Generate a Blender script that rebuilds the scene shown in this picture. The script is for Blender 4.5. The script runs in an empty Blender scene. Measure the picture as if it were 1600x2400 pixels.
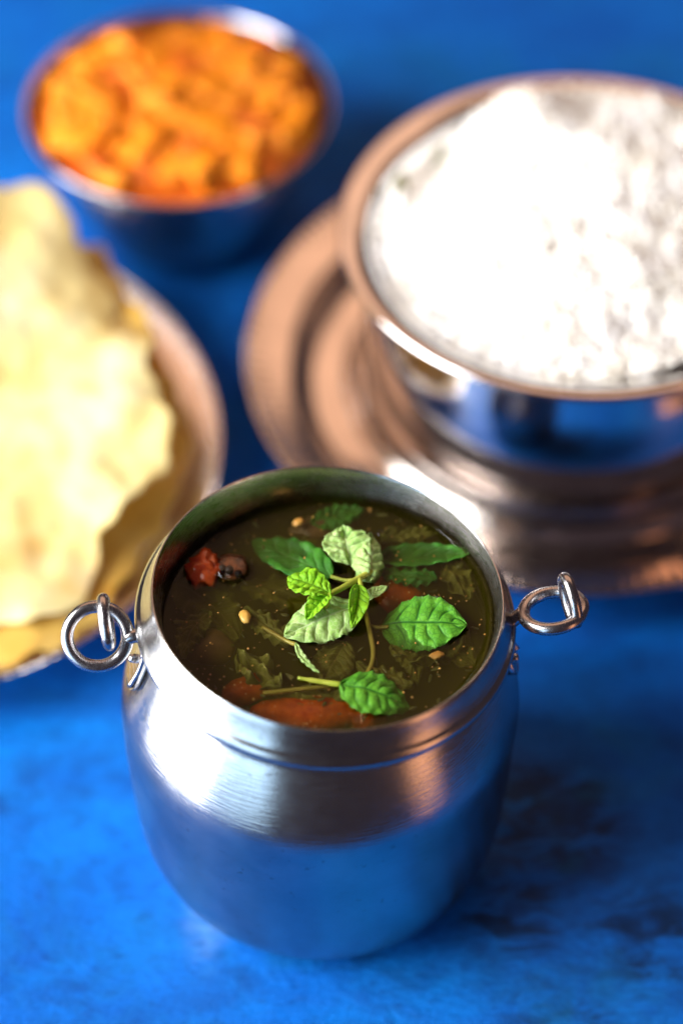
import bpy, bmesh, math, random
from mathutils import Vector, Matrix, noise, Quaternion

random.seed(7)
R = math.radians
SC = bpy.context.scene
COL = SC.collection

# ------------------------------------------------------------------ camera
CAM_POS = Vector((0.00365, -0.40681, 0.56020))
PITCH = 47.1
cam_d = bpy.data.cameras.new("camera")
cam = bpy.data.objects.new("camera", cam_d)
COL.objects.link(cam)
cam.location = CAM_POS
cam.rotation_euler = (R(90 - PITCH), 0, 0)
cam_d.sensor_fit = 'VERTICAL'
cam_d.sensor_height = 36.0
cam_d.sensor_width = 24.0
cam_d.lens = 95.0
cam_d.clip_start = 0.01
cam_d.clip_end = 50
cam_d.dof.use_dof = True
cam_d.dof.focus_distance = 0.622
cam_d.dof.aperture_fstop = 3.8
SC.camera = cam

# ------------------------------------------------------------------ world
W = bpy.data.worlds.new("World")
SC.world = W
W.use_nodes = True
bg = W.node_tree.nodes["Background"]
bg.inputs[0].default_value = (0.62, 0.44, 0.55, 1)
bg.inputs[1].default_value = 0.075

# ------------------------------------------------------------------ lamps
def area(name, loc, target, sx, sy, power, col, spread=180):
    d = bpy.data.lights.new(name, 'AREA')
    d.shape = 'RECTANGLE'
    d.size, d.size_y = sx, sy
    d.energy = power
    d.color = col
    d.spread = R(spread)
    o = bpy.data.objects.new(name, d)
    COL.objects.link(o)
    o.location = loc
    v = Vector(target) - Vector(loc)
    o.rotation_euler = v.to_track_quat('-Z', 'Y').to_euler()
    return o
area("window_light", (-0.82, -0.16, 0.20), (0, 0.02, 0.10), 0.66, 1.6, 54, (1.0, 0.97, 0.95))
area("sky_light", (-0.80, -0.86, 0.20), (0, 0, 0.06), 0.75, 1.0, 8.0, (0.50, 0.74, 1.0))
area("wall_light", (0.0, 1.15, 1.25), (0.0, 0.1, 0), 2.2, 1.1, 8.5, (1.0, 0.56, 0.34))
area("lamp_light", (0.82, -0.60, 0.12), (0, 0, 0.06), 0.24, 0.8, 1.3, (1.0, 0.42, 0.20))

SC.view_settings.view_transform = 'Standard'
SC.view_settings.look = 'None'
SC.view_settings.exposure = 0.22
SC.view_settings.gamma = 1.0
SC.view_settings.use_curve_mapping = False
SC.cycles.use_denoising = True
SC.cycles.max_bounces = 10
SC.cycles.glossy_bounces = 6
SC.cycles.transparent_max_bounces = 12
SC.cycles.volume_bounces = 0
SC.cycles.adaptive_threshold = 0.02
SC.cycles.sample_clamp_indirect = 6.0
SC.cycles.blur_glossy = 0.3

# ------------------------------------------------------------------ node helpers
class NT:
    def __init__(s, name):
        s.m = bpy.data.materials.new(name)
        s.m.use_nodes = True
        s.t = s.m.node_tree
        s.t.nodes.clear()
        s.out = s.n('ShaderNodeOutputMaterial')
    def n(s, typ, **kw):
        nd = s.t.nodes.new(typ)
        for k, v in kw.items():
            setattr(nd, k, v)
        return nd
    def l(s, a, b):
        s.t.links.new(a, b)
    def set(s, sock, v):
        if hasattr(v, 'is_output') or isinstance(v, bpy.types.NodeSocket):
            s.l(v, sock)
        elif isinstance(v, (tuple, list)):
            sock.default_value = tuple(v) + ((1,) if len(v) == 3 and sock.type == 'RGBA' else ())
        else:
            sock.default_value = v
    def math(s, op, a, b=None, c=None, clamp=False):
        nd = s.n('ShaderNodeMath', operation=op, use_clamp=clamp)
        s.set(nd.inputs[0], a)
        if b is not None: s.set(nd.inputs[1], b)
        if c is not None: s.set(nd.inputs[2], c)
        return nd.outputs[0]
    def noise(s, vec, scale, detail=3, rough=.55, dist=0.):
        nd = s.n('ShaderNodeTexNoise')
        s.set(nd.inputs['Scale'], scale); nd.inputs['Detail'].default_value = detail
        nd.inputs['Roughness'].default_value = rough; nd.inputs['Distortion'].default_value = dist
        if vec is not None: s.l(vec, nd.inputs['Vector'])
        return nd.outputs['Fac']
    def ramp(s, fac, stops, interp='LINEAR'):
        nd = s.n('ShaderNodeValToRGB')
        cr = nd.color_ramp; cr.interpolation = interp
        while len(cr.elements) < len(stops): cr.elements.new(0.5)
        for e, (p, c) in zip(cr.elements, stops):
            e.position = p
            e.color = (c, c, c, 1) if not isinstance(c, (tuple, list)) else tuple(c) + (1,)
        s.l(fac, nd.inputs[0])
        return nd.outputs[0]
    def mix(s, fac, a, b, blend='MIX'):
        nd = s.n('ShaderNodeMix', data_type='RGBA', blend_type=blend)
        s.set(nd.inputs[0], fac); s.set(nd.inputs[6], a); s.set(nd.inputs[7], b)
        return nd.outputs[2]
    def mapping(s, vec, scale=(1, 1, 1), rot=(0, 0, 0), loc=(0, 0, 0)):
        nd = s.n('ShaderNodeMapping')
        nd.inputs['Scale'].default_value = scale; nd.inputs['Rotation'].default_value = rot
        nd.inputs['Location'].default_value = loc
        s.l(vec, nd.inputs['Vector'])
        return nd.outputs[0]
    def obj(s):
        return s.n('ShaderNodeTexCoord').outputs['Object']
    def bump(s, h, strength=.3, dist=.001, normal=None):
        nd = s.n('ShaderNodeBump')
        nd.inputs['Strength'].default_value = strength; nd.inputs['Distance'].default_value = dist
        s.l(h, nd.inputs['Height'])
        if normal is not None: s.l(normal, nd.inputs['Normal'])
        return nd.outputs[0]
    def pbr(s, **kw):
        nd = s.n('ShaderNodeBsdfPrincipled')
        for k, v in kw.items():
            s.set(nd.inputs[k.replace('_', ' ')], v)
        s.l(nd.outputs[0], s.out.inputs['Surface'])
        return nd

def steel(name, col=(.72, .70, .69), rough=(.14, .26), brush=.10, seed=0.0, dirt=0.0):
    t = NT(name)
    o = t.obj()
    sep = t.n('ShaderNodeSeparateXYZ'); t.l(o, sep.inputs[0])
    rr = t.math('SQRT', t.math('ADD', t.math('MULTIPLY', sep.outputs[0], sep.outputs[0]),
                               t.math('MULTIPLY', sep.outputs[1], sep.outputs[1])))
    ang = t.math('ARCTAN2', sep.outputs[1], sep.outputs[0])
    cmb = t.n('ShaderNodeCombineXYZ')
    t.l(rr, cmb.inputs[0]); t.l(t.math('MULTIPLY', ang, .0022), cmb.inputs[1]); t.l(sep.outputs[2], cmb.inputs[2])
    lines = t.noise(cmb.outputs[0], 2600, 3, .6)
    lines2 = t.noise(cmb.outputs[0], 700, 2, .5)
    blot = t.noise(t.mapping(o, loc=(seed, seed, 0)), 55, 5, .65)
    rg = t.n('ShaderNodeMapRange')
    t.l(t.math('ADD', t.math('MULTIPLY', lines, .55), t.math('MULTIPLY', blot, .45)), rg.inputs[0])
    rg.inputs[1].default_value = .3; rg.inputs[2].default_value = .7
    rg.inputs[3].default_value = rough[0]; rg.inputs[4].default_value = rough[1]
    bl = t.ramp(blot, [(.35, .82), (.62, 1.0)])
    c = t.mix(1.0, col, bl, 'MULTIPLY')
    if dirt:
        sp = t.ramp(t.noise(o, 420, 2, .5), [(.66, 0.0), (.74, 1.0)])
        c = t.mix(t.math('MULTIPLY', sp, dirt), c, (.10, .075, .05))
    h = t.math('ADD', lines, t.math('MULTIPLY', lines2, .25))
    t.pbr(Base_Color=c, Metallic=1.0, Roughness=rg.outputs[0], Anisotropic=0.0,
          Normal=t.bump(h, brush, .0006))
    return t.m

M = {}
M['pot'] = steel('pot_steel', (.44, .45, .45), (.15, .27), .13, 0, .35)
M['bowl'] = steel('bowl_steel', (.70, .67, .66), (.06, .12), .02, 3)
M['plate'] = steel('plate_steel', (.74, .67, .62), (.10, .19), .03, 5)
M['katori'] = steel('katori_steel', (.46, .46, .48), (.16, .26), .04, 9)
M['wire'] = steel('wire_steel', (.46, .45, .46), (.20, .32), 0.0, 2, .3)
def pot_inside():
    m = steel('pot_inside_steel', (.52, .51, .49), (.20, .34), .05, 4, .6)
    t = NT.__new__(NT); t.m = m; t.t = m.node_tree
    p = next(n for n in t.t.nodes if n.type == 'BSDF_PRINCIPLED')
    src = p.inputs['Base Color'].links[0].from_socket
    o = t.obj(); sep = t.n('ShaderNodeSeparateXYZ'); t.l(o, sep.inputs[0])
    # dried soup left on the wall in an uneven tide band above the surface
    edge = t.math('ADD', sep.outputs[2], t.math('MULTIPLY', t.math('SUBTRACT', t.noise(o, 150, 4, .6), .5), .0050))
    f = t.n('ShaderNodeMapRange', interpolation_type='SMOOTHSTEP'); t.l(edge, f.inputs[0])
    f.inputs[1].default_value = .0915; f.inputs[2].default_value = .0865; f.inputs[3].default_value = .04; f.inputs[4].default_value = .9
    t.l(t.mix(f.outputs[0], src, (.085, .055, .016)), p.inputs['Base Color'])
    return m
M['pot_inside'] = pot_inside()

def table_mat():
    t = NT('blue_painted_board')
    o = t.obj()
    st = t.mapping(o, (13, 27, 1), (0, 0, R(24)))
    st2 = t.mapping(o, (22, 48, 1), (0, 0, R(-38)), (.3, .1, 0))
    n1 = t.noise(o, 9, 5, .6, .3)
    n2 = t.noise(st, 2.2, 6, .62, .6)
    n3 = t.noise(st2, 2.0, 5, .6, .4)
    base = t.ramp(n1, [(.30, (.002, .078, .40)), (.52, (.003, .130, .54)), (.72, (.004, .190, .64))])
    base = t.mix(t.ramp(n2, [(.40, 0.0), (.70, .62)]), base, (.003, .066, .34))
    dk = t.math('MULTIPLY', t.ramp(n3, [(.50, 0.0), (.70, .8)]), t.ramp(t.noise(o, 14, 3, .6), [(.46, 0.0), (.66, 1.0)]))
    # worn, blackened patches; those right of the pot also paint in its shadow
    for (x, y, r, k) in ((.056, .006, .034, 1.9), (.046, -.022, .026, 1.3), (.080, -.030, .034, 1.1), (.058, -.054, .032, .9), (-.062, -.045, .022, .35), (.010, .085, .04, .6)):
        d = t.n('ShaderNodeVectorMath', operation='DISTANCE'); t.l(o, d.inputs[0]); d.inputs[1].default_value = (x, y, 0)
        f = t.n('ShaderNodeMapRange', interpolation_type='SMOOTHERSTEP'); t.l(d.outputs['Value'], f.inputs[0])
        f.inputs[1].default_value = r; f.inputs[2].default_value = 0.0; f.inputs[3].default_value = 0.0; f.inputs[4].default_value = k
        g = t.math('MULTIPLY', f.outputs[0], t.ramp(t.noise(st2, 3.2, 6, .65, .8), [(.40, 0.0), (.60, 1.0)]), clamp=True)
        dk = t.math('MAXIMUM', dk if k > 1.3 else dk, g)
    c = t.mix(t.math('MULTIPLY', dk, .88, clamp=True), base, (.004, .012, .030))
    gr = t.ramp(t.noise(o, 95, 5, .7, .5), [(.48, 0.0), (.68, .50)])
    c = t.mix(gr, c, (.003, .055, .26))
    # light thrown back by the pot, painted as a pale streak at its foot
    d = t.n('ShaderNodeVectorMath', operation='DISTANCE')
    t.l(t.mapping(o, (1, .42, 1), (0, 0, R(14)), (0, 0, 0)), d.inputs[0]); d.inputs[1].default_value = (-.0262, -.0167, 0)
    f = t.n('ShaderNodeMapRange', interpolation_type='SMOOTHERSTEP'); t.l(d.outputs['Value'], f.inputs[0])
    f.inputs[1].default_value = .009; f.inputs[2].default_value = .0; f.inputs[3].default_value = 0.; f.inputs[4].default_value = 1.
    pale = t.math('MULTIPLY', f.outputs[0], t.ramp(t.noise(st, 5, 4, .7), [(.36, 0.0), (.6, .8)]))
    c = t.mix(t.math('MULTIPLY', pale, .55), c, (.22, .42, .72))
    g2 = t.ramp(t.noise(t.mapping(o, (1, 1.8, 1), (0, 0, R(-30))), 190, 4, .7, .4), [(.54, 0.0), (.70, .5)])
    c = t.mix(g2, c, (.003, .035, .16))
    tl = t.ramp(t.noise(t.mapping(o, loc=(2, 5, 0)), 24, 5, .65, .5), [(.52, 0.0), (.72, .5)])
    c = t.mix(tl, c, (.004, .13, .33))
    fine = t.noise(st, 26, 4, .7)
    c = t.mix(t.ramp(fine, [(.5, 0.0), (.8, .35)]), c, (.003, .04, .20))
    rg = t.ramp(n2, [(.3, .42), (.7, .65)])
    t.pbr(Base_Color=c, Roughness=rg, Specular_IOR_Level=.10,
          Normal=t.bump(t.math('ADD', fine, t.math('MULTIPLY', n2, 1.5)), .5, .0010))
    return t.m
M['table'] = table_mat()

# ------------------------------------------------------------------ mesh helpers
def mesh_obj(name, verts, faces, mat, parent=None, smooth=True, uvs=None, loc=None):
    me = bpy.data.meshes.new(name)
    me.from_pydata([tuple(v) for v in verts], [], faces)
    if uvs is not None:
        lay = me.uv_layers.new(name='UVMap')
        for lp in me.loops:
            lay.data[lp.index].uv = uvs[lp.vertex_index]
    if smooth:
        me.polygons.foreach_set('use_smooth', [True] * len(me.polygons))
    if isinstance(mat, str): mat = M[mat]
    me.materials.append(mat)
    me.update()
    o = bpy.data.objects.new(name, me)
    COL.objects.link(o)
    if parent is not None: o.parent = parent
    if loc is not None: o.location = loc
    return o

def tag(o, label, cat, group=None, kind=None):
    o['label'] = label; o['category'] = cat
    if group: o['group'] = group
    if kind: o['kind'] = kind
    return o

def thing(name, loc, label, cat, group=None, rz=0):
    e = bpy.data.objects.new(name, None)
    e.empty_display_size = .01
    COL.objects.link(e)
    e.location = loc; e.rotation_euler = (0, 0, rz)
    return tag(e, label, cat, group)

def catmull(pts, sub=4):
    out = []
    n = len(pts)
    for i in range(n - 1):
        p0 = pts[max(i - 1, 0)]; p1 = pts[i]; p2 = pts[i + 1]; p3 = pts[min(i + 2, n - 1)]
        for k in range(sub):
            t = k / sub
            out.append(tuple(.5 * ((2 * b) + (-a + c) * t + (2 * a - 5 * b + 4 * c - d) * t * t + (-a + 3 * b - 3 * c + d) * t ** 3)
                             for a, b, c, d in zip(p0, p1, p2, p3)))
    out.append(tuple(pts[-1]))
    return out

def lathe(profile, n=128, f=None, close_end=True):
    """profile (r, z) outside-bottom to inside; returns verts, faces"""
    V, Fc = [], []
    rows = []
    for (r, z) in profile:
        if r < 1e-6:
            rows.append([len(V)]); V.append((0, 0, z))
        else:
            rows.append(list(range(len(V), len(V) + n)))
            for k in range(n):
                a = 2 * math.pi * k / n
                V.append((r * math.cos(a), r * math.sin(a), z))
    for i in range(len(rows) - 1):
        a, b = rows[i], rows[i + 1]
        for k in range(n):
            k2 = (k + 1) % n
            if len(a) == 1 and len(b) == 1: continue
            if len(a) == 1: Fc.append((a[0], b[k2], b[k]))
            elif len(b) == 1: Fc.append((a[k], a[k2], b[0]))
            else: Fc.append((a[k], a[k2], b[k2], b[k]))
    if f: V = [f(*v) for v in V]
    return V, Fc

def tube(pts, rad, n=12, caps=True, closed=False):
    pts = [Vector(p) for p in pts]
    N = len(pts)
    if not hasattr(rad, '__len__'): rad = [rad] * N
    V, Fc = [], []
    prev = None
    for i, p in enumerate(pts):
        if closed:
            d = (pts[(i + 1) % N] - pts[i - 1]).normalized()
        else:
            d = (pts[min(i + 1, N - 1)] - pts[max(i - 1, 0)]).normalized()
        if prev is None:
            u = d.orthogonal().normalized()
        else:
            u = (prev - d * prev.dot(d)).normalized()
        prev = u
        w = d.cross(u)
        for k in range(n):
            a = 2 * math.pi * k / n
            V.append(p + (u * math.cos(a) + w * math.sin(a)) * rad[i])
    rng = N if closed else N - 1
    for i in range(rng):
        j = (i + 1) % N
        for k in range(n):
            k2 = (k + 1) % n
            Fc.append((i * n + k, i * n + k2, j * n + k2, j * n + k))
    if caps and not closed:
        Fc.append(tuple(reversed(range(n)))); Fc.append(tuple(range((N - 1) * n, N * n)))
    return V, Fc

def merge(*parts):
    V, Fc = [], []
    for v, f in parts:
        b = len(V); V += list(v); Fc += [tuple(i + b for i in q) for q in f]
    return V, Fc

def blob(rad, seg=16, ring=10, amp=.1, freq=1.0, seed=0.0):
    """noisy ellipsoid; rad=(rx,ry,rz)"""
    V, Fc = [], []
    V.append((0, 0, rad[2]))
    for i in range(1, ring):
        ph = math.pi * i / ring
        for k in range(seg):
            a = 2 * math.pi * k / seg
            V.append((rad[0] * math.sin(ph) * math.cos(a), rad[1] * math.sin(ph) * math.sin(a), rad[2] * math.cos(ph)))
    V.append((0, 0, -rad[2]))
    for k in range(seg): Fc.append((0, 1 + k, 1 + (k + 1) % seg))
    for i in range(ring - 2):
        for k in range(seg):
            a = 1 + i * seg + k; b = 1 + i * seg + (k + 1) % seg
            Fc.append((a, a + seg, b + seg, b))
    last = len(V) - 1
    for k in range(seg): Fc.append((last, last - seg + (k + 1) % seg, last - seg + k))
    out = []
    m = max(rad)
    for v in V:
        q = Vector((v[0] / m, v[1] / m, v[2] / m)) * freq + Vector((seed, seed * 1.7, seed * .3))
        s = 1 + amp * noise.noise(q) + amp * .5 * noise.noise(q * 2.3)
        out.append((v[0] * s, v[1] * s, v[2] * s))
    return out, Fc

# ------------------------------------------------------------------ the painted board
def build_table():
    x0, x1, y0, y1 = -.225, .20, -.135, .95
    bm = bmesh.new()
    vs = [bm.verts.new(p) for p in ((x0, y0, 0), (x1, y0, 0), (x1, y1, 0), (x0, y1, 0))]
    f = bm.faces.new(vs)
    ex = bmesh.ops.extrude_face_region(bm, geom=[f])
    for v in [g for g in ex['geom'] if isinstance(g, bmesh.types.BMVert)]: v.co.z -= .018
    bmesh.ops.recalc_face_normals(bm, faces=bm.faces)
    bmesh.ops.bevel(bm, geom=[e for e in bm.edges], offset=.002, segments=2, affect='EDGES')
    me = bpy.data.meshes.new('table_top'); bm.to_mesh(me); bm.free()
    me.materials.append(M['table'])
    o = bpy.data.objects.new('table_top', me); COL.objects.link(o)
    o['kind'] = 'structure'
    o['label'] = 'blue painted board with worn dark patches and painted-in pot shadow under all the dishes'
    return o
build_table()

# ------------------------------------------------------------------ steel pot
H = .095
LEAN = .070          # the mouth of this hand-made pot slopes down to the right
def pot_shape(x, y, z):
    t = min(max((z - .045) / (H - .045), 0), 1); t = t * t * (3 - 2 * t)
    return (x + .0016 * t + LEAN * max(0, z - .084) * .8, y, z - LEAN * x * t)
POT_C = Vector((-.0016, 0, 0))
outer = [(0, .0006), (.018, .0004), (.025, .0002), (.0305, .0005), (.0356, .0020), (.0396, .0054), (.0426, .0106), (.0447, .018),
         (.0457, .027), (.0464, .037), (.0470, .048), (.0473, .0555), (.0473, .0590), (.0470, .0618), (.0463, .0648), (.0450, .0690), (.0434, .0735), (.0416, .0780), (.0403, .0812), (.0403, .0848)]
bead = [(.0403, .0848), (.0422, .0851), (.0437, .0861), (.0439, .0872), (.0434, .0883), (.0426, .0890)]
collar = [(.0426, .0890), (.0419, .0906), (.0412, .0926), (.0407, .0942), (.0404, .0949)]
lip = [(.0404, .0949), (.0402, .0953), (.0399, .0953), (.0397, .0949)]
inner = [(.0397, .0949), (.0392, .0934), (.0386, .0912), (.0380, .0890), (.0376, .0868), (.0374, .0845), (.0376, .081), (.0390, .076), (.0412, .070), (.0440, .062), (.0450, .05), (.044, .03), (.038, .012), (.02, .005), (0, .0045)]
pot = thing('steel_pot', POT_C, 'small round brushed steel pot of dark soup with wire rings at its sides', 'pot')
mesh_obj('body', *lathe(catmull(outer, 3), 144, pot_shape), 'pot', pot)
mesh_obj('shoulder_bead', *lathe(catmull(bead, 4), 144, pot_shape), 'pot', pot)
mesh_obj('collar', *lathe(catmull(collar, 3), 144, pot_shape), 'pot', pot)
mesh_obj('lip', *lathe(catmull(lip, 3), 144, pot_shape), 'pot', pot)
mesh_obj('inner_wall', *lathe(catmull(inner, 2), 144, pot_shape), 'pot_inside', pot)

def prof_at(z):
    for (r0, z0), (r1, z1) in zip(outer, outer[1:]):
        if z0 <= z <= z1 and z1 > z0: return r0 + (r1 - r0) * (z - z0) / (z1 - z0)
    return .0403
def surf(az, z, off=0.0):
    e = .0008
    r = prof_at(z); sl = (prof_at(z + e) - prof_at(z - e)) / (2 * e)
    nrm = Vector((math.cos(az), math.sin(az), -sl)).normalized()
    p = Vector((r * math.cos(az), r * math.sin(az), z)) + nrm * off
    return Vector(pot_shape(*p)), nrm

def ring_pts(c, n, rad, k=40, sq=1.0, u=None):
    c = Vector(c); n = Vector(n).normalized()
    u = (Vector(u) - n * Vector(u).dot(n)).normalized() if u is not None else n.orthogonal().normalized()
    w = n.cross(u)
    return [c + (u * math.cos(2 * math.pi * i / k) + w * math.sin(2 * math.pi * i / k) * sq) * rad for i in range(k)]

def bracket(az, ztop, zbot, wid, ring_c, ring_n, ring_u, link_c, link_n, link_u, label, ring_r=.0069):
    # riveted plate that follows the shoulder
    V, Fc = [], []
    nu, nv = 9, 13
    lay = []
    for off in (.0002, .0013):
        idx = []
        for j in range(nv):
            t = j / (nv - 1)
            z = ztop + (zbot - ztop) * t
            hw = wid / 2 * (math.sqrt(max(1 - ((t - .70) / .30) ** 2, 0.02)) if t > .70 else (.62 + .38 * t / .7))
            row = []
            for i in range(nu):
                s = -1 + 2 * i / (nu - 1)
                p, nn = surf(az + s * hw / .045, z, off)
                row.append(len(V)); V.append(p)
            idx.append(row)
        lay.append(idx)
    for j in range(nv - 1):
        for i in range(nu - 1):
            a = lay[1]; Fc.append((a[j][i], a[j][i + 1], a[j + 1][i + 1], a[j + 1][i]))
    for j in range(nv - 1):
        for i in (0, nu - 1):
            Fc.append((lay[0][j][i], lay[1][j][i], lay[1][j + 1][i], lay[0][j + 1][i]))
    for i in range(nu - 1):
        for j in (0, nv - 1):
            Fc.append((lay[0][j][i], lay[0][j][i + 1], lay[1][j][i + 1], lay[1][j][i]))
    pl = mesh_obj('handle_bracket', V, Fc, 'wire', pot)
    pl['label'] = label
    for (s, t) in ((-.0019, .60), (.0030, .18)):
        p, nn = surf(az + s / .045, ztop + (zbot - ztop) * t, .0011)
        q = nn.to_track_quat('Z', 'Y').to_matrix()
        v, f = lathe([(.0011, 0), (.0011, .0011), (.0008, .0017), (0, .0019)], 14)
        mesh_obj('rivet', [p + q @ Vector(a) for a in v], f, 'wire', pl)
    # folded dark edge of the bracket strap
    a0, _ = surf(az + .0030 / .045, ztop - .001, .0013)
    a1, _ = surf(az + .0034 / .045, (ztop + zbot) / 2, .0016)
    a2, _ = surf(az + .0030 / .045, zbot + .003, .0018)
    mesh_obj('strap', *tube(catmull([a0, a1, a2], 5), [.0007] * 10 + [.0009], 8), 'wire', pl)
    # lug through which the ring passes
    p, nn = surf(az, ztop - .0012, .0010)
    rc = Vector(ring_c) - POT_C
    near = min(ring_pts(rc, ring_n, ring_r, 60), key=lambda q: (q - p).length)
    mesh_obj('lug', *tube(catmull([p - nn * .0006, p.lerp(near, .5) + Vector((0, 0, .0012)), near], 5), .00165, 12), 'wire', pl)
    mesh_obj('ring', *tube(ring_pts(rc, ring_n, ring_r, 56, 1.0, ring_u), .00150, 14, closed=True), 'wire', pl)
    mesh_obj('link', *tube(ring_pts(Vector(link_c) - POT_C, link_n, .0053, 44, .66, link_u), .00140, 14, closed=True), 'wire', pl)

VIEW = Vector((0, -.681, .732))
bracket(R(189), .0850, .0690, .0085, (-.0521, -.0070, .0882), (.10, -.74, .67), (1, 0, 0),
        (-.0498, -.0066, .0928), (1, .10, .10), (0, .733, .681), 'riveted plate on the left shoulder holding an upright wire ring')
bracket(R(1), .0835, .0690, .0090, (.0524, .0010, .0880), (-.16, .20, .97), (1, 0, 0),
        (.0562, .0015, .0910), (1, .30, .05), (-.16, .733, .681), 'dark riveted plate on the right shoulder holding a flat-lying wire ring')

# ------------------------------------------------------------------ broth
def broth_mats():
    t = NT('broth')
    o = t.obj()
    fr = t.n('ShaderNodeFresnel'); fr.inputs['IOR'].default_value = 1.22
    nb = t.bump(t.noise(o, 130, 2, .5), .12, .0006)
    t.l(nb, fr.inputs['Normal'])
    tr = t.n('ShaderNodeBsdfTransparent')
    gl = t.n('ShaderNodeBsdfGlossy'); gl.inputs['Roughness'].default_value = .03
    t.l(nb, gl.inputs['Normal'])
    mx = t.n('ShaderNodeMixShader')
    t.l(fr.outputs[0], mx.inputs[0]); t.l(tr.outputs[0], mx.inputs[1]); t.l(gl.outputs[0], mx.inputs[2])
    t.l(mx.outputs[0], t.out.inputs['Surface'])
    v = t.n('ShaderNodeVolumePrincipled')
    v.inputs['Color'].default_value = (.108, .094, .006, 1)
    v.inputs['Density'].default_value = 215
    v.inputs['Absorption Color'].default_value = (.17, .15, .006, 1)
    t.l(v.outputs[0], t.out.inputs['Volume'])
    return t.m
M['broth'] = broth_mats()
ZS = .0868
prof = [(0, .045), (.030, .045), (.0455, .0451), (.0448, .062), (.0420, .070), (.0398, .076), (.0383, .081), (.0381, .0845), (.0387, ZS + .0014), (.0378, ZS + .0008), (.0371, ZS + .0003), (.0362, ZS), (.030, ZS), (.018, ZS), (0, ZS)]
br = mesh_obj('broth', *lathe(prof, 128, lambda x, y, z: (x + .0014, y, z)), 'broth', loc=POT_C)
tag(br, 'thin dark olive brown soup filling the small steel pot', 'soup')

# ------------------------------------------------------------------ leaves
def leaf_mat(name, c0, c1, vein, rough=.5, vw=.035, trans=.32, back=None):
    t = NT(name)
    va = t.n('ShaderNodeAttribute', attribute_name='vein').outputs['Fac']
    net = t.n('ShaderNodeTexVoronoi', feature='DISTANCE_TO_EDGE')
    net.inputs['Scale'].default_value = 780; t.l(t.obj(), net.inputs['Vector'])
    nt = t.ramp(net.outputs[0], [(0.0, 1.0), (.10, 0.0)])
    vv = t.math('MAXIMUM', t.ramp(va, [(.22, 0.0), (.62, 1.0)]), t.math('MULTIPLY', nt, .55))
    c = t.mix(t.ramp(t.noise(t.obj(), 170, 4, .6), [(.35, 0.0), (.65, 1.0)]), c0, c1)
    c = t.mix(t.ramp(t.noise(t.obj(), 75, 3, .6), [(.56, 0.0), (.76, .45)]), c, tuple(x * .35 + y for x, y in zip(c0, (.03, .02, .0))))
    c = t.mix(vv, c, vein)
    h = t.math('SUBTRACT', t.noise(t.obj(), 900, 3, .6), t.math('MULTIPLY', vv, .9))
    b = t.bump(h, .35, .0004)
    p = t.n('ShaderNodeBsdfPrincipled')
    t.l(c, p.inputs['Base Color']); p.inputs['Roughness'].default_value = rough; t.l(b, p.inputs['Normal'])
    p.inputs['Specular IOR Level'].default_value = .28
    tl = t.n('ShaderNodeBsdfTranslucent'); t.l(c, tl.inputs[0])
    mx = t.n('ShaderNodeMixShader'); mx.inputs[0].default_value = trans
    t.l(p.outputs[0], mx.inputs[1]); t.l(tl.outputs[0], mx.inputs[2]); t.l(mx.outputs[0], t.out.inputs['Surface'])
    return t.m
M['leaf'] = leaf_mat('mint_leaf', (.085, .35, .020), (.17, .52, .040), (.030, .17, .014))
M['leaf_dark'] = leaf_mat('soaked_leaf', (.035, .19, .018), (.07, .30, .02), (.10, .30, .05))
M['leaf_young'] = leaf_mat('young_leaf', (.22, .56, .015), (.36, .70, .025), (.16, .44, .02), trans=.35)
M['leaf_pale'] = leaf_mat('leaf_underside', (.38, .66, .15), (.54, .78, .26), (.68, .86, .42), vw=.05, trans=.3)
M['leaf_olive'] = leaf_mat('cooked_leaf', (.16, .17, .02), (.25, .24, .03), (.30, .28, .06))

def stem_mat(name, c0, c1):
    t = NT(name)
    t.pbr(Base_Color=t.mix(t.ramp(t.noise(t.obj(), 300, 3), [(.35, 0.0), (.65, 1.0)]), c0, c1), Roughness=.45, Specular_IOR_Level=.4)
    return t.m
M['stem'] = stem_mat('stem', (.30, .40, .03), (.42, .46, .06))
M['stem_olive'] = stem_mat('stem_olive', (.26, .22, .02), (.34, .28, .04))

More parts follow.
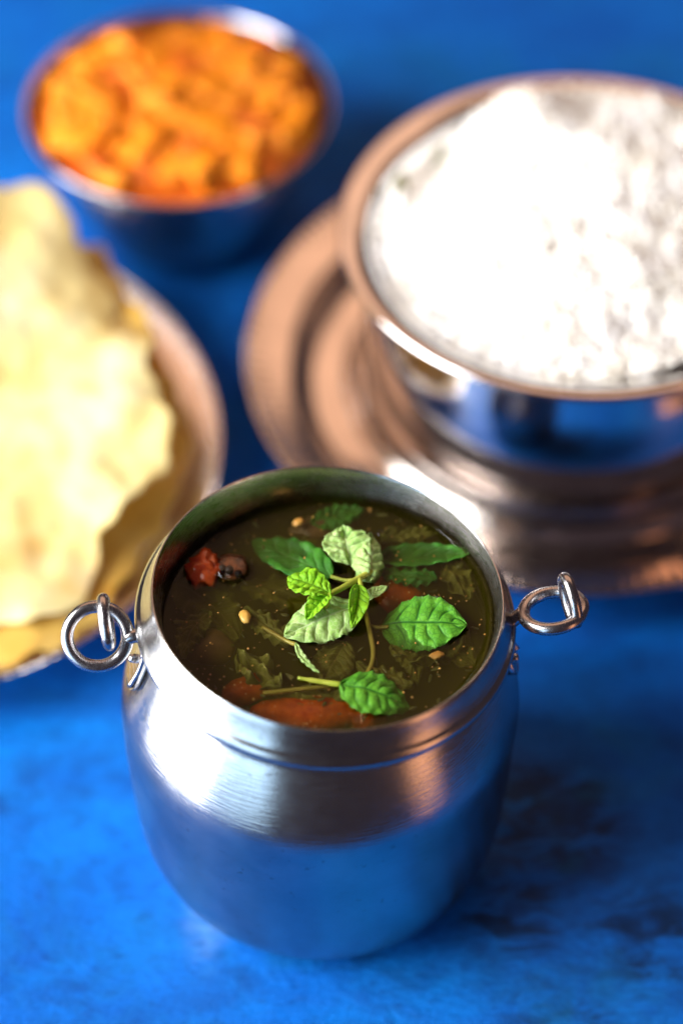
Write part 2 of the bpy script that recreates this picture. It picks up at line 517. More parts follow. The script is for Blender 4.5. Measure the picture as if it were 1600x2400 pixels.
def make_leaf(name, base, tip, wid, mat, parent=None, up=(0, 0, 1), curl=0.0, fold=0.0, serr=.08, teeth=12, quilt=.0005,
              bow=0.0, tw=0.0, peak=.42, roll=0.0, thick=.00016, seed=0.0, wave=0.0, origin=(0, 0, 0)):
    """base/tip in metres (world or parent space); curl lifts the middle, fold raises the edges"""
    base, tip, up = Vector(base), Vector(tip), Vector(up)
    ax = tip - base; L = ax.length; ax.normalize()
    side = up.cross(ax).normalized(); nr = ax.cross(side)
    if roll:
        q = Quaternion(ax, roll); side = q @ side; nr = q @ nr
    nu, nv = 70, 34
    V, UV, Fc, VN = [], [], [], []
    for i in range(nu + 1):
        u = i / nu
        a = u / peak if u < peak else (1 - u) / (1 - peak)
        prof = max(math.sin(min(a, 1) * math.pi / 2), 0) ** (.52 if u < peak else .74)
        saw = ((u * teeth + seed) % 1.0); saw = math.sin(saw * math.pi) ** 2 if saw < .7 else saw * .95
        for j in range(nv + 1):
            s = -1 + 2 * j / nv
            w = wid / 2 * (prof * (1 - serr * saw * (.55 + .45 * noise.noise(Vector((u * 5, s > 0, seed))))) + .010)
            w *= 1 + .06 * noise.noise(Vector((u * 3, (1 if s > 0 else -1) * 2 + seed, seed)))
            k = (u - .20 * abs(s)) * 6.0 + .55 * noise.noise(Vector((u * 3.5, s * 1.5, seed + 9)))
            q = quilt * (abs(math.sin(math.pi * (k - .5 + .5))) ** .6) * min(1, 4 * abs(s)) * (1 - abs(s) ** 4)
            z = q + curl * (1 - (2 * u - 1) ** 2) + fold * abs(s) ** 1.4 * w * 2 + tw * s * (u - .5) * w
            z += quilt * .25 * noise.noise(Vector((u * 16, s * 7, seed)))
            z += wave * (noise.noise(Vector((u * 4 + seed, s * 2.2, seed * 2))))
            z += wave * .5 * math.sin(u * teeth * math.pi + seed) * abs(s) ** 3
            p = base + ax * (u * L) + side * (s * w + bow * (1 - (2 * u - 1) ** 2)) + nr * z
            V.append(p); UV.append((u, (s + 1) / 2))
            vd = abs(math.sin(math.pi * k)) / .50; vs = max(0, 1 - vd) * min(1, abs(s) * 6) * (1 - .5 * abs(s)); VN.append(max(vs, max(0, 1 - abs(s) / .075)))
    for i in range(nu):
        for j in range(nv):
            a = i * (nv + 1) + j
            Fc.append((a, a + 1, a + nv + 2, a + nv + 1))
    o = mesh_obj(name, V, Fc, mat, parent, uvs=UV)
    at = o.data.attributes.new('vein', 'FLOAT', 'POINT'); at.data.foreach_set('value', VN)
    md = o.modifiers.new('thickness', 'SOLIDIFY'); md.thickness = thick; md.offset = 0
    return o

def mm(x, y, z=0.0):
    # plan position as seen on the soup's surface, moved along the line of sight to height z
    return Vector((x / 1000, (y - .93 * (z + 1.8)) / 1000, ZS + z / 1000))

sp = thing('mint_sprig', (0, 0, 0), 'fresh mint sprig floating in the middle of the soup, pale undersides showing', 'mint')
sp.location = mm(6, 8, 0)
OFF = sp.location.copy()
def lm(x, y, z=0.0): return mm(x, y, z) - OFF
make_leaf('leaf', lm(5.6, 17.6, .6), lm(3.9, 29.6, 3.2), .0118, 'leaf_pale', sp, curl=.0012, fold=.10, wave=.0009, seed=1.2, quilt=.0008, teeth=8, peak=.5)
make_leaf('leaf', lm(9.9, 12.4, .4), lm(10.2, 27.4, 2.4), .0082, 'leaf_pale', sp, curl=.0016, fold=-.25, roll=R(24), wave=.0010, seed=2.1, quilt=.0008, teeth=10)
make_leaf('leaf', lm(1.3, 14.1, .9), lm(-17.5, 25.0, -3.0), .0112, 'leaf_dark', sp, curl=.0004, fold=.05, wave=.0007, seed=3.3, quilt=.0004, serr=.03)
make_leaf('leaf', lm(1.2, 8.6, 4.0), lm(-8.8, 13.6, 3.6), .0082, 'leaf_young', sp, curl=.0010, fold=.10, wave=.0006, seed=4.1, quilt=.0005, teeth=10, peak=.62, serr=.07)
make_leaf('leaf', lm(1.0, 9.1, 4.0), lm(-4.4, .8, 2.2), .0050, 'leaf_young', sp, curl=.0008, fold=.35, wave=.0005, seed=5.0, quilt=.0004, teeth=9, serr=.07)
make_leaf('leaf', lm(7.6, 11.6, 3.4), lm(6.0, -1.6, 1.4), .0048, 'leaf_young', sp, curl=.0012, fold=.30, roll=R(-20), wave=.0004, seed=6.2, quilt=.0003, teeth=8, serr=.05)
make_leaf('leaf', lm(7.2, 5.2, 1.0), lm(-9.4, -4.2, .5), .0128, 'leaf_pale', sp, curl=.0008, fold=-.08, wave=.0007, seed=7.7, quilt=.0007, teeth=11, roll=R(-6))
make_leaf('leaf', lm(8.6, 6.4, .2), lm(14.2, 10.8, .7), .0032, 'leaf_pale', sp, curl=.0004, fold=.2, wave=.0003, seed=8.8, quilt=.0003, teeth=6)
mesh_obj('stem', *tube(catmull([lm(10.6, 15.8, 1.4), lm(7.0, 13.2, 2.2), lm(3.6, 10.6, 3.2), lm(1.0, 8.7, 4.0), lm(-.4, 4.6, 2.6)], 5), [.00074] * 10 + [.00070] * 6 + [.0008] * 5, 10), 'stem', sp)
mesh_obj('stem', *tube(catmull([lm(7.6, 13.4, 2.2), lm(4.6, 13.0, 1.4), lm(1.2, 14.2, .9)], 5), .00045, 8), 'stem', sp)
mesh_obj('stem', *tube(catmull([lm(7.8, 13.6, 2.2), lm(8.2, 11.2, 3.0), lm(8.6, 8.6, 2.6)], 5), .00055, 8), 'stem', sp)

lf = thing('mint_leaf', mm(13.2, -1.8), 'broad green mint leaf floating near the right rim, left end under the soup', 'mint leaf')
OFF = lf.location.copy()
make_leaf('blade', lm(13.0, -1.6, -2.8), lm(32.4, -.8, .9), .0154, 'leaf', lf, curl=.0020, fold=-.05, wave=.0007, seed=11.3, quilt=.00045, teeth=13, serr=.09, peak=.48, roll=R(9))
mesh_obj('stalk', *tube(catmull([lm(9.6, -.6, -2.6), lm(11.5, -1.6, -2.0), lm(14.5, -1.4, -1.3)], 5), .00045, 8), 'stem_olive', lf)
lf = thing('mint_leaf', mm(3.5, -19.2), 'green mint leaf afloat by the front rim on a bent stalk', 'mint leaf')
OFF = lf.location.copy()
make_leaf('blade', lm(3.3, -18.4, .6), lm(18.8, -26.0, -2.4), .0128, 'leaf', lf, curl=.0018, fold=-.06, wave=.0006, seed=13.9, quilt=.00045, teeth=12, serr=.07, roll=R(-5))
mesh_obj('stalk', *tube(catmull([lm(9.0, 4.0, -1.8), lm(10.3, -3.5, -1.2), lm(10.9, -10.2, -.9), lm(9.3, -15.6, -1.2), lm(5.5, -18.8, -1.0), lm(3.2, -18.6, .2)], 5), .00060, 9), 'stem_olive', lf)
mesh_obj('stalk', *tube(catmull([lm(3.4, -18.4, .3), lm(-1.0, -17.6, .2), lm(-6.2, -16.4, .5)], 5), [.0007] * 4 + [.0006] * 4 + [.0004] * 3, 8), 'stem', lf)

def soaked(base, tip, w, mat, label, group=None, **kw):
    o = make_leaf('soaked_leaf', (0, 0, 0), Vector(tip) - Vector(base), w, mat, **kw)
    o.location = base
    tag(o, label, 'leaf')
    return o
soaked(mm(11.5, 19.6, -2.2), mm(34.2, 21.6, .2), .0074, 'leaf_dark', 'long dark green curry leaf lying under the soup near the far right rim', curl=-.0008, fold=.22, wave=.0005, seed=21, quilt=.0002, serr=.02)
soaked(mm(-6.8, -6.2, .5), mm(-1.4, -15.0, .1), .0016, 'leaf_pale', 'narrow pale leaf edge just below the large pale mint leaf', curl=.0003, fold=.1, wave=.0004, seed=22, quilt=.0002, bow=-.0010)
def sunk(b, t, w, mat, lab, **kw):
    soaked(mm(*b), mm(*t), w, mat, lab, **kw)
sunk((4.6, -6.0, -2.4), (-.5, -17.5, -2.6), .0100, 'leaf_olive', 'olive cooked leaf under the soup below the pale mint leaf', wave=.0008, seed=23, quilt=.0004, peak=.6)
sunk((14.8, -7.4, -2.6), (21.0, -18.5, -3.4), .0050, 'leaf_olive', 'narrow olive leaf sunk below the broad mint leaf on the right', wave=.0010, seed=24, quilt=.0003, bow=.0018)
sunk((-3.5, 31.0, -2.4), (9.0, 35.6, -1.2), .0078, 'leaf_dark', 'dark green leaf sunk under the far rim', wave=.0009, seed=25, quilt=.0004)
sunk((28.5, 18.5, -2.4), (33.6, 6.6, -2.4), .0078, 'leaf_olive', 'ragged olive leaf sunk beside the right rim', wave=.0018, seed=26, quilt=.0004, serr=.35, teeth=5)
sunk((-35, 12, -3.4), (-20, -6, -4.6), .0130, 'leaf_olive', 'large brownish leaf sunk along the left wall of the pot', wave=.0014, seed=27, quilt=.0004, peak=.3, bow=.002)
sunk((-20, -10.0, -2.6), (-10, -20.5, -2.4), .0085, 'leaf_olive', 'crumpled olive leaf sunk at the front left of the soup', wave=.0034, seed=28, quilt=.0008, serr=.25, teeth=4)
sunk((-20, 11, -4.4), (0, 2, -4.0), .0100, 'leaf_olive', 'faint olive leaf sunk left of the sprig', wave=.0016, seed=29, quilt=.0004, bow=.0024, peak=.55)
sunk((33, -3, -2.4), (19, -13.6, -3.2), .0075, 'leaf_olive', 'wrinkled olive leaf sunk between the broad mint leaf and right rim', wave=.0030, seed=30, quilt=.0008, serr=.2, teeth=5)
sunk((13, 26, -2.6), (30, 29.5, -2.0), .0058, 'leaf_olive', 'brown green leaf sunk under the far right rim', wave=.0028, seed=31, quilt=.0008, serr=.3, teeth=4)
sunk((-12, 22, -4.2), (8, 20, -4.4), .0090, 'leaf_olive', 'faint olive leaf deep under the back of the sprig', wave=.0020, seed=32, quilt=.0005, bow=.002)
sunk((-12, -21, -3.8), (6, -24.5, -3.4), .0070, 'leaf_olive', 'olive leaf sunk behind the long tomato wedge at the front', wave=.0024, seed=33, quilt=.0006, serr=.2, teeth=5)
sunk((-8, -6.5, -1.6), (-19, 4, -2.6), .0060, 'leaf_olive', 'small olive leaf sunk just right of the yellow seed', wave=.0016, seed=35, quilt=.0005, serr=.1)
sunk((20, -19, -2.2), (7, -12.5, -2.8), .0070, 'leaf_olive', 'olive leaf sunk between the two green floating leaves', wave=.0016, seed=36, quilt=.0005, bow=.0015)
sunk((26, 13, -1.4), (12, 15.5, -2.2), .0060, 'leaf_dark', 'dark green leaf sunk right behind the pale leaf of the sprig', wave=.0014, seed=37, quilt=.0005)
sunk((-27, 3, -2.0), (-33, -11, -2.8), .0070, 'leaf_olive', 'olive leaf sunk above the round onion at the left', wave=.0016, seed=38, quilt=.0005, bow=-.0014)
sunk((22, 2, -4.6), (34, -14, -4.2), .0110, 'leaf_olive', 'faint large leaf deep under the broad mint leaf', wave=.0018, seed=34, quilt=.0005)

for pts, lab in (([(-14.5, -1.6, -1.6), (-12, -3.4, -1.0), (-9.0, -5.6, -.4), (-6.8, -6.6, .2)], 'thin yellowish stalk sunk between seed and pale mint leaf'),
                 ([(2, -18.9, -1.2), (-6, -20.0, -1.3), (-14, -21.2, -1.8)], 'thin olive stalk sunk at the front left of the soup')):
    P = [mm(*p) for p in pts]
    o = mesh_obj('soup_stalk', *tube(catmull([p - P[0] for p in P], 5), .00055, 8), 'stem_olive', loc=P[0])
    tag(o, lab, 'stalk')

# ------------------------------------------------------------------ tomato, chilli, spices in the soup
def food_mat(name, c0, c1, rough=.35, scale=200, spec=.5, bumpy=.3):
    t = NT(name)
    n = t.noise(t.obj(), scale, 4, .6)
    t.pbr(Base_Color=t.mix(t.ramp(n, [(.32, 0.0), (.68, 1.0)]), c0, c1), Roughness=rough, Specular_IOR_Level=spec,
          Normal=t.bump(n, bumpy, .0005))
    return t.m
M['tomato'] = food_mat('tomato', (.40, .015, .003), (.78, .13, .010), .25, 330, .5, .8)
M['chilli'] = food_mat('chilli', (.30, .020, .006), (.58, .11, .02), .18, 300, .6, .7)
M['pepper'] = food_mat('peppercorn', (.012, .009, .007), (.05, .035, .02), .3, 500)
M['seed'] = food_mat('seed', (.70, .40, .06), (.80, .52, .12), .35)
M['spice'] = food_mat('spice', (.55, .25, .04), (.72, .42, .08), .5)
M['herb'] = food_mat('herb', (.08, .09, .015), (.18, .17, .03), .5)
M['brownbit'] = food_mat('brown_bit', (.12, .06, .03), (.24, .13, .05), .4)
M['pod'] = food_mat('chilli_pod', (.04, .015, .006), (.30, .085, .02), .25, 600, .5, 1.0)

def bit(name, c, rad, mat, label, cat, rot=(0, 0, 0), amp=.15, freq=1.2, seed=0., seg=20, ring=12, group=None):
    o = mesh_obj(name, *blob(rad, seg, ring, amp, freq, seed), mat, loc=c)
    o.rotation_euler = rot
    return tag(o, label, cat, group)
bit('tomato_piece', mm(-3.5, -27.4, -5.0), (.0125, .0052, .0030), 'tomato', 'long red tomato wedge under the soup at the front rim', 'tomato', (0, 0, R(2)), .22, 1.6, 3)
bit('tomato_piece', mm(8.5, -29.0, -5.4), (.0055, .0030, .0024), 'tomato', 'small red tomato scrap right of the front tomato wedge', 'tomato', (0, 0, R(-8)), .25, 1.8, 5)
bit('tomato_piece', mm(17.5, 9.4, -5.8), (.0062, .0078, .0030), 'tomato', 'dull red tomato piece sunk behind the broad mint leaf', 'tomato', (0, 0, R(20)), .15, 1.2, 8)
bit('tomato_piece', mm(-17.5, -20.5, -5.0), (.0065, .0040, .0020), 'tomato', 'dark red tomato skin sunk by the front left rim', 'tomato', (0, 0, R(30)), .25, 1.6, 12)
bit('dried_chilli', mm(-28.4, 16.4, .1), (.0041, .0047, .0024), 'chilli', 'glossy torn red chilli piece floating by the left wall', 'chilli', (R(6), R(10), R(-20)), .45, 2.6, 2, 28, 18)
bit('chilli_pod', mm(-22.6, 17.0, -1.3), (.0044, .0040, .0016), 'pod', 'brown seedy chilli end next to the red chilli piece', 'chilli', (0, 0, 0), .3, 2.4, 4)
for i, (x, y, z, r) in enumerate(((-24.3, 16.8, .8, .95), (-22.6, 16.2, .8, 1.05), (-20.4, 15.0, .4, .9))):
    bit('peppercorn', mm(x, y, z), (r / 1000,) * 3, 'pepper', ('black peppercorn touching the red chilli piece', 'glossy black peppercorn in the middle of the brown chilli end', 'black peppercorn at the lower right of the chilli bubble')[i], 'peppercorn', (0, 0, 0), .12, 3, i, group='peppercorns by the chilli')
bit('yellow_seed', mm(-18.6, 1.9, .1), (.0013, .0021, .0008), 'seed', 'yellow seed floating alone left of the sprig', 'seed', (0, 0, R(8)), .2, 1.5, 6)
bit('spice_crumb', mm(-6.6, 31.4, -.2), (.0015, .0010, .0007), 'spice', 'orange crumb floating under the far rim', 'crumb', (0, 0, R(35)), .35, 2, 7)
bit('sunken_onion', mm(-27.0, -8.2, -5.2), (.0062, .0056, .0024), 'brownbit', 'round brown onion piece sunk at the left of the soup', 'onion', (0, 0, 0), .18, 1.5, 9)
bit('brown_crumb', mm(-1.5, 29.6, -3.4), (.0070, .0034, .0012), 'brownbit', 'brown sediment lump sunk under the far rim', 'crumb', (0, 0, R(8)), .4, 2.5, 10)
bit('brown_crumb', mm(25.5, -9.8, -.6), (.0018, .0010, .0005), 'spice', 'pale brown crumb at the tip of the broad mint leaf', 'crumb', (0, 0, R(20)), .4, 2.5, 14)

def bubble_mat():
    t = NT('bubble')
    lw = t.n('ShaderNodeFresnel'); lw.inputs['IOR'].default_value = 1.33
    tr = t.n('ShaderNodeBsdfTransparent'); gl = t.n('ShaderNodeBsdfGlossy'); gl.inputs['Roughness'].default_value = .02
    mx = t.n('ShaderNodeMixShader'); t.l(lw.outputs[0], mx.inputs[0]); t.l(tr.outputs[0], mx.inputs[1]); t.l(gl.outputs[0], mx.inputs[2])
    t.l(mx.outputs[0], t.out.inputs['Surface'])
    return t.m
M['bubble'] = bubble_mat()
def bubble(c, r, h, label):
    o = mesh_obj('bubble', *lathe(catmull([(r * 1.06, -.0001), (r, .0002), (r * .92, h * .5), (r * .6, h * .88), (0, h)], 4), 36), 'bubble', loc=c)
    tag(o, label, 'bubble', 'soup bubbles')
bubble(mm(-22.4, 16.6, .05), .0044, .0019, 'clear bubble dome over the brown chilli end')
bubble(mm(26.0, 6.4, .05), .0014, .0009, 'small clear bubble at the top edge of the broad mint leaf')
bubble(mm(13.0, 27.6, .05), .0011, .0008, 'small clear bubble behind the pale leaf of the sprig')

# spice specks: on the wall above the soup and drifting in it
def specks():
    V, Fc = [], []
    rnd = random.Random(5)
    def add(p, r):
        v, f = blob((r, r * rnd.uniform(.6, 1.2), r * .6), 6, 4, .3, 2, rnd.random() * 9)
        b = len(V); V.extend([Vector(q) + Vector(p) for q in v]); Fc.extend([tuple(i + b for i in g) for g in f])
    for i in range(150):
        a = R(rnd.gauss(38, 20)); z = ZS + .0004 + abs(rnd.gauss(0, .0020))
        if z > .0915: continue
        rw = .0373 + (z - .0845) * .24
        p = pot_shape(rw * math.cos(a), rw * math.sin(a), z); add((p[0] + POT_C.x, p[1], z - LEAN * rw * math.cos(a)), rnd.uniform(.00010, .00030))
    for i in range(420):
        a = rnd.random() * 6.283; r = .037 * math.sqrt(rnd.random())
        add((r * math.cos(a), r * math.sin(a), ZS - abs(rnd.gauss(0, .0016))), rnd.uniform(.0001, .00032))
    o = mesh_obj('spice_specks', V, Fc, 'spice')
    tag(o, 'tiny golden spice specks in the soup and on the pot wall', 'spice', kind='stuff')
    # drifting shreds of cooked herbs just under the surface
    V, Fc = [], []
    for i in range(130):
        a = rnd.random() * 6.283; r = .036 * math.sqrt(rnd.random()); d = rnd.uniform(.0010, .0045)
        ln = rnd.uniform(.0004, .0015); th = rnd.random() * 6.283
        v, f = blob((ln, ln * rnd.uniform(.2, .6), .00018), 8, 4, .5, 2.5, rnd.random() * 9)
        m3 = Matrix.Rotation(th, 3, 'Z') @ Matrix.Rotation(rnd.uniform(-.5, .5), 3, 'X')
        b = len(V); V.extend([m3 @ Vector(q) + Vector((r * math.cos(a), r * math.sin(a), ZS - d)) for q in v]); Fc.extend([tuple(i + b for i in g) for g in f])
    o = mesh_obj('herb_flecks', V, Fc, 'herb')
    tag(o, 'small olive shreds of cooked herbs drifting under the soup surface', 'herb', kind='stuff')
specks()

# ------------------------------------------------------------------ plates
def plate_prof(rr, zr, ring_r):
    p = [(0, .0008), (.05, .0003), (.070, .0004), (.0775, .0022), (.0800, .0075), (.0815, .0118), (rr - .002, zr - .0022), (rr, zr - .0010), (rr + .0006, zr),
         (rr - .0004, zr + .0008), (rr - .0022, zr + .0002), (.0815, .0134), (.0795, .0122), (.0775, .0080), (.0745, .0042), (.070, .0032), (ring_r + .004, .0030), (ring_r + .0015, .0050),
         (ring_r, .0062), (ring_r - .0018, .0050), (ring_r - .004, .0030), (.03, .0028), (0, .0028)]
    return catmull(p, 3)
def plate(name, c, ring_r, label, rr=.0930, zr=.0160):
    def ripple(x, y, z):
        r = math.hypot(x, y); a = math.atan2(y, x)
        k = max(0, 1 - abs(r - (rr - .002)) / .0035)
        return (x, y, z + .00030 * k * math.cos(a * 150))
    t = thing(name, c, label, 'plate', 'steel plates')
    V, Fc = lathe(plate_prof(rr, zr, ring_r), 600, ripple)
    # split: rim (outer 15 mm) and well
    rim = [f for f in Fc if all(math.hypot(V[i][0], V[i][1]) > .0794 for i in f)]
    well = [f for f in Fc if not all(math.hypot(V[i][0], V[i][1]) > .0794 for i in f)]
    def sub(faces):
        ids = sorted({i for f in faces for i in f}); mp = {i: k for k, i in enumerate(ids)}
        return [V[i] for i in ids], [tuple(mp[i] for i in f) for f in faces]
    mesh_obj('rim', *sub(rim), 'plate', t)
    mesh_obj('well', *sub(well), 'plate', t)
    return t
PR = Vector((.0690, .1620, 0))
PL = Vector((-.1235, .1245, 0))
plate('steel_plate', PR, .0600, 'steel plate with a ribbed edge under the bowl of rice')
plate('steel_plate', PL, .0450, 'steel plate carrying the yellow crisp papads at the left')

# ------------------------------------------------------------------ rice bowl
zb = .0032
BC = Vector((.0695, .1548, zb))
bt = thing('rice_bowl', BC, 'wide shiny steel bowl heaped with white rice on a plate', 'bowl')
bo = [(0, .0006), (.030, .0), (.044, .0006), (.0515, .0032), (.0568, .0095), (.0592, .0165), (.0600, .0230), (.0598, .0310), (.0590, .0390), (.0577, .0460), (.0562, .0520), (.0552, .0565), (.0556, .0600), (.0590, .0630)]
brim = [(.0590, .0630), (.0640, .0645), (.0662, .0655), (.0668, .0664), (.0660, .0672), (.0628, .0667), (.0594, .0652), (.0574, .0634)]
bi = [(.0574, .0634), (.0552, .0600), (.0542, .0565), (.0550, .052), (.0574, .040), (.0584, .028), (.055, .0110), (.042, .0030), (0, .0022)]
mesh_obj('body', *lathe(catmull(bo, 4), 160), 'bowl', bt)
mesh_obj('rim', *lathe(catmull(brim, 4), 160), 'bowl', bt)
mesh_obj('inner_wall', *lathe(catmull(bi, 3), 160), 'bowl', bt)

def rice_mat():
    t = NT('cooked_rice')
    n = t.noise(t.obj(), 90, 3, .6)
    p = t.pbr(Base_Color=t.mix(t.ramp(n, [(.35, 0.0), (.7, 1.0)]), (.90, .89, .87), (.86, .82, .72)), Roughness=.5,
              Subsurface_Weight=.15, Subsurface_Scale=.002, Specular_IOR_Level=.4)
    p.inputs['Subsurface Radius'].default_value = (1, .9, .7)
    return t.m
M['rice'] = rice_mat()
def rice_h(x, y):
    r = math.hypot(x, y) / .0556
    base = .0622 + .0135 * max(0, 1 - (math.hypot(x - .016, y - .012) / .070) ** 2.0)
    lump = .0018 * noise.noise(Vector((x * 62, y * 62, 3.1))) + .0014 * noise.noise(Vector((x * 150, y * 150, 7.7)))
    # piled high towards the far side, hollow at the far left where the wall shows
    d = math.hypot(x + .036, y - .034); base -= .009 * math.exp(-(d / .014) ** 2)
    d = math.hypot(x + .014, y - .040); base += .007 * math.exp(-(d / .012) ** 2)
    return base + lump * min(1, (1 - min(r, 1)) * 6 + .3)
def build_rice():
    rnd = random.Random(11)
    V, Fc = [], []
    n, m = 90, 34
    V.append((0, 0, rice_h(0, 0)))
    for i in range(1, m + 1):
        for k in range(n):
            a = 2 * math.pi * k / n; r = .0555 * i / m
            x, y = r * math.cos(a), r * math.sin(a)
            V.append((x, y, rice_h(x, y)))
    for k in range(n): Fc.append((0, 1 + k, 1 + (k + 1) % n))
    for i in range(m - 1):
        for k in range(n):
            a = 1 + i * n + k; b = 1 + i * n + (k + 1) % n
            Fc.append((a, a + n, b + n, b))
    # grain template: spindle
    gv, gf = lathe([(0, -1), (.75, -.62), (1, 0), (.75, .62), (0, 1)], 6)
    for i in range(10000):
        a = rnd.random() * 6.2832; r = .0552 * math.sqrt(rnd.random())
        x, y = r * math.cos(a), r * math.sin(a)
        z = rice_h(x, y) + rnd.uniform(-.0005, .0008)
        q = Quaternion((rnd.gauss(0, 1), rnd.gauss(0, 1), rnd.gauss(0, .4)), rnd.uniform(.9, 2.2))
        ln = rnd.uniform(.0024, .0034); w = rnd.uniform(.0007, .0009)
        b = len(V)
        for g in gv:
            p = q @ Vector((g[0] * w, g[1] * w, g[2] * ln)); V.append((p.x + x, p.y + y, p.z + z))
        Fc.extend([tuple(j + b for j in f) for f in gf])
    o = mesh_obj('cooked_rice', V, Fc, 'rice', loc=bt.location)
    tag(o, 'heap of fluffy white cooked rice filling the wide steel bowl', 'rice', kind='stuff')
build_rice()
for i, (x, y, l, lab) in enumerate(((-.0485, .0200, .010, 'green herb shred at the left edge of the rice'), (-.0380, .0380, .010, 'green herb shred at the far left edge of the rice'), (.0350, .0440, .011, 'green herb shred at the far right edge of the rice'))):
    z = rice_h(x, y) + zb + .001
    o = make_leaf('herb_shred', (-l / 2, 0, 0), (l / 2, .002, .001), .0045, 'leaf_olive', seed=40 + i, wave=.0008)
    o.location = (BC.x + x, BC.y + y, z)
    o.rotation_euler = (R(20), R(-15), R((80, 45, -35)[i])); tag(o, lab, 'herb')

# ------------------------------------------------------------------ curry bowl
CB = Vector((-.0455, .2385, 0))
kt = thing('curry_bowl', CB, 'small round steel bowl of orange potato curry at the back', 'bowl')
ko = [(0, .0006), (.018, .0), (.0235, .0004), (.0275, .0040), (.0325, .0140), (.0375, .0260), (.0420, .0370), (.0443, .0426), (.0452, .0444)]
kr = [(.0452, .0444), (.0460, .0452), (.0466, .0458), (.0467, .0463), (.0463, .0466), (.0456, .0462), (.0448, .0450)]
ki = [(.0448, .0450), (.0432, .0405), (.0392, .030), (.033, .016), (.026, .004), (0, .0025)]
mesh_obj('body', *lathe(catmull(ko, 4), 128), 'katori', kt)
mesh_obj('rim', *lathe(catmull(kr, 4), 128), 'katori', kt)
mesh_obj('inner_wall', *lathe(catmull(ki, 3), 128), 'katori', kt)
def curry_mat(name, c0, c1, c2):
    t = NT(name)
    n = t.noise(t.obj(), 110, 4, .65)
    c = t.ramp(n, [(.30, c0), (.50, c1), (.70, c2)])
    t.pbr(Base_Color=c, Roughness=.42, Specular_IOR_Level=.3, Subsurface_Weight=.15, Subsurface_Scale=.003,
          Normal=t.bump(t.noise(t.obj(), 420, 3, .6), .35, .0006))
    return t.m
M['potato'] = curry_mat('curried_potato', (.58, .10, .004), (.80, .23, .006), (.90, .42, .015))
M['potato_red'] = curry_mat('curried_potato_red', (.45, .055, .006), (.66, .13, .008), (.80, .24, .02))
M['gravy'] = curry_mat('gravy', (.34, .045, .004), (.52, .10, .006), (.64, .18, .01))
cur = thing('potato_curry', CB + Vector((0, 0, .004)), 'chunky orange potato curry heaped in the small back bowl', 'curry')
gv = []
def curry_h(x, y):
    r = math.hypot(x, y) / .0435
    return .0388 + .0045 * max(0, 1 - r ** 2) + .0015 * noise.noise(Vector((x * 90, y * 90, 1)))
V, Fc = [(0, 0, curry_h(0, 0))], []
for i in range(1, 17):
    for k in range(48):
        a = 2 * math.pi * k / 48; r = .0424 * i / 16
        V.append((r * math.cos(a), r * math.sin(a), curry_h(r * math.cos(a), r * math.sin(a))))
for k in range(48): Fc.append((0, 1 + k, 1 + (k + 1) % 48))
for i in range(15):
    for k in range(48):
        a = 1 + i * 48 + k; b = 1 + i * 48 + (k + 1) % 48
        Fc.append((a, a + 48, b + 48, b))
mesh_obj('gravy', V, Fc, 'gravy', cur)
def chunk_mesh(seed, red):
    rnd = random.Random(seed)
    bm = bmesh.new()
    bmesh.ops.create_cube(bm, size=1)
    for v in bm.verts:
        v.co += Vector((rnd.uniform(-.16, .16), rnd.uniform(-.16, .16), rnd.uniform(-.16, .16)))
    bmesh.ops.bevel(bm, geom=list(bm.edges), offset=.16, segments=2, affect='EDGES', profile=.6)
    for v in bm.verts:
        v.co *= 1 + .12 * noise.noise(v.co * 2.5 + Vector((seed, 0, 0)))
    me = bpy.data.meshes.new('potato_chunk'); bm.to_mesh(me); bm.free()
    me.polygons.foreach_set('use_smooth', [True] * len(me.polygons))
    me.materials.append(M['potato_red' if red else 'potato'])
    return me
chunks = [chunk_mesh(s, s % 3 == 2) for s in range(8)]
rnd = random.Random(21)
placed = []
tries = 0
while len(placed) < 74 and tries < 4000:
    tries += 1
    a = rnd.random() * 6.283; r = .0385 * math.sqrt(rnd.random())
    x, y = r * math.cos(a), r * math.sin(a)
    s = rnd.uniform(.0078, .0122)
    if r > .0418 - s * .62: continue
    if any((x - p[0]) ** 2 + (y - p[1]) ** 2 < .0066 ** 2 for p in placed): continue
    placed.append((x, y))
    o = bpy.data.objects.new('potato_chunk', chunks[rnd.randrange(8)])
    COL.objects.link(o); o.parent = cur
    o.location = (x, y, curry_h(x, y) + rnd.uniform(-.0012, .0026))
    o.scale = (s * rnd.uniform(.8, 1.25), s * rnd.uniform(.8, 1.2), s * rnd.uniform(.6, .9))
    o.rotation_euler = (rnd.uniform(-.5, .5), rnd.uniform(-.5, .5), rnd.uniform(0, 6.28))

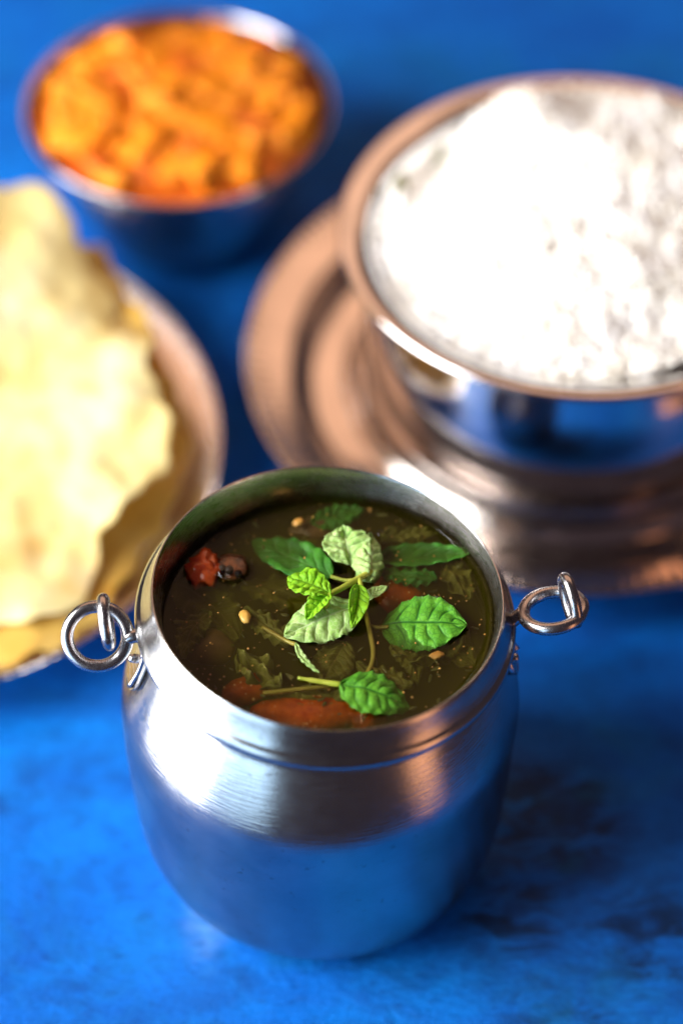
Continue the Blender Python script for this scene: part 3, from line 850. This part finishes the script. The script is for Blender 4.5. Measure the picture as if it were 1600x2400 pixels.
# ------------------------------------------------------------------ papads
def papad_mat(name, c0, c1, c2):
    t = NT(name)
    o = t.obj()
    n = t.noise(o, 38, 4, .6)
    c = t.ramp(n, [(.32, c0), (.52, c1), (.70, c2)])
    sp = t.ramp(t.noise(t.mapping(o, loc=(3, 1, 2)), 26, 2, .5), [(.62, 0.0), (.74, 1.0)])
    c = t.mix(t.math('MULTIPLY', sp, .8), c, (.70, .32, .025))
    cs = t.ramp(t.noise(t.mapping(o, loc=(7, 2, 1)), 210, 2, .5), [(.70, 0.0), (.76, 1.0)])
    c = t.mix(t.math('MULTIPLY', cs, .6), c, (.34, .17, .03))
    vo = t.n('ShaderNodeTexVoronoi'); vo.inputs['Scale'].default_value = 75; t.l(o, vo.inputs['Vector'])
    p = t.n('ShaderNodeBsdfPrincipled'); t.l(c, p.inputs['Base Color']); p.inputs['Roughness'].default_value = .42
    t.l(t.bump(t.math('SUBTRACT', t.noise(o, 130, 4, .6), vo.outputs['Distance']), .45, .0012), p.inputs['Normal'])
    tl = t.n('ShaderNodeBsdfTranslucent'); t.l(c, tl.inputs[0])
    mx = t.n('ShaderNodeMixShader'); mx.inputs[0].default_value = .30
    t.l(p.outputs[0], mx.inputs[1]); t.l(tl.outputs[0], mx.inputs[2]); t.l(mx.outputs[0], t.out.inputs['Surface'])
    return t.m
M['papad'] = papad_mat('papad', (.82, .62, .20), (.86, .75, .36), (.88, .82, .54))
M['papad_shaded'] = papad_mat('papad_shaded', (.62, .34, .05), (.72, .47, .10), (.78, .58, .18))  # darker copy of the papad colours, paints the shade under the top one

def papad(c, outline, z0, slope, mat, label, seed, amp=.0045, edge=.05, grow=1.0):
    """outline: plan points in mm, anticlockwise or clockwise round c"""
    c = Vector(c)
    pol = sorted((math.atan2(y / 1000 - c.y, x / 1000 - c.x), math.hypot(y / 1000 - c.y, x / 1000 - c.x)) for x, y in outline)
    def rad(a):
        a = (a + math.pi) % (2 * math.pi) - math.pi
        ext = [(pol[-1][0] - 2 * math.pi, pol[-1][1])] + pol + [(pol[0][0] + 2 * math.pi, pol[0][1])]
        for (a0, r0), (a1, r1) in zip(ext, ext[1:]):
            if a0 <= a <= a1:
                t = (a - a0) / max(a1 - a0, 1e-6); t = t * t * (3 - 2 * t)
                return (r0 + (r1 - r0) * t) * grow
        return pol[0][1]
    nr, na = 56, 200
    def pt(r, a):
        e = rad(a) * (1 + edge * noise.noise(Vector((math.cos(a) * 9 + seed, math.sin(a) * 9, seed))))
        x, y = r * e * math.cos(a), r * e * math.sin(a)
        z = amp * (noise.noise(Vector((x * 24 + seed, y * 24, seed))) * 1.3 + .32 * noise.noise(Vector((x * 60, y * 60 + seed, 1))) + .16 * noise.noise(Vector((x * 140 + seed, y * 140, 4))))
        z += .0030 * r ** 3 * math.sin(3 * a + seed) + .0014 * r ** 5 * math.sin(13 * a + seed * 2) + slope * y
        return (x, y, z)
    V = [pt(0, 0)]; Fc = []
    for i in range(1, nr + 1):
        for k in range(na): V.append(pt(i / nr, 2 * math.pi * k / na))
    for k in range(na): Fc.append((0, 1 + k, 1 + (k + 1) % na))
    for i in range(nr - 1):
        for k in range(na):
            a = 1 + i * na + k; b = 1 + i * na + (k + 1) % na
            Fc.append((a, a + na, b + na, b))
    o = mesh_obj('papad', V, Fc, mat, loc=(c.x, c.y, z0))
    md = o.modifiers.new('thickness', 'SOLIDIFY'); md.thickness = .0007; md.offset = 0
    return tag(o, label, 'papad', 'fried papads')
OUT1 = [(-42, 112), (-45, 98), (-56, 88), (-60.5, 83), (-61, 72), (-66, 62), (-74, 56), (-86, 54.5), (-115, 57), (-140, 75), (-155, 110), (-155, 150), (-140, 176),
        (-115, 190), (-96, 196), (-84, 198), (-75, 187), (-71, 179), (-65.5, 168), (-57, 154), (-49, 143), (-51, 134), (-46, 122)]
OUT2 = [(-39, 118), (-43, 100), (-50, 86), (-54, 72), (-62, 58), (-73, 47), (-88, 43), (-115, 47), (-145, 70), (-160, 110), (-160, 150), (-140, 176),
        (-110, 192), (-84, 193), (-66, 184), (-60, 175), (-57, 164), (-50, 153), (-44, 141), (-42, 130)]
papad((-.100, .128, 0), OUT1, .0345, .19, 'papad', 'large pale yellow crisp papad lying on top at the left', 2.3)
papad((-.100, .124, 0), OUT2, .0255, .17, 'papad_shaded', 'papad with shade painted in deeper yellow, showing from under the top one', 6.1, amp=.0030)

print('scene built', len(bpy.data.objects))
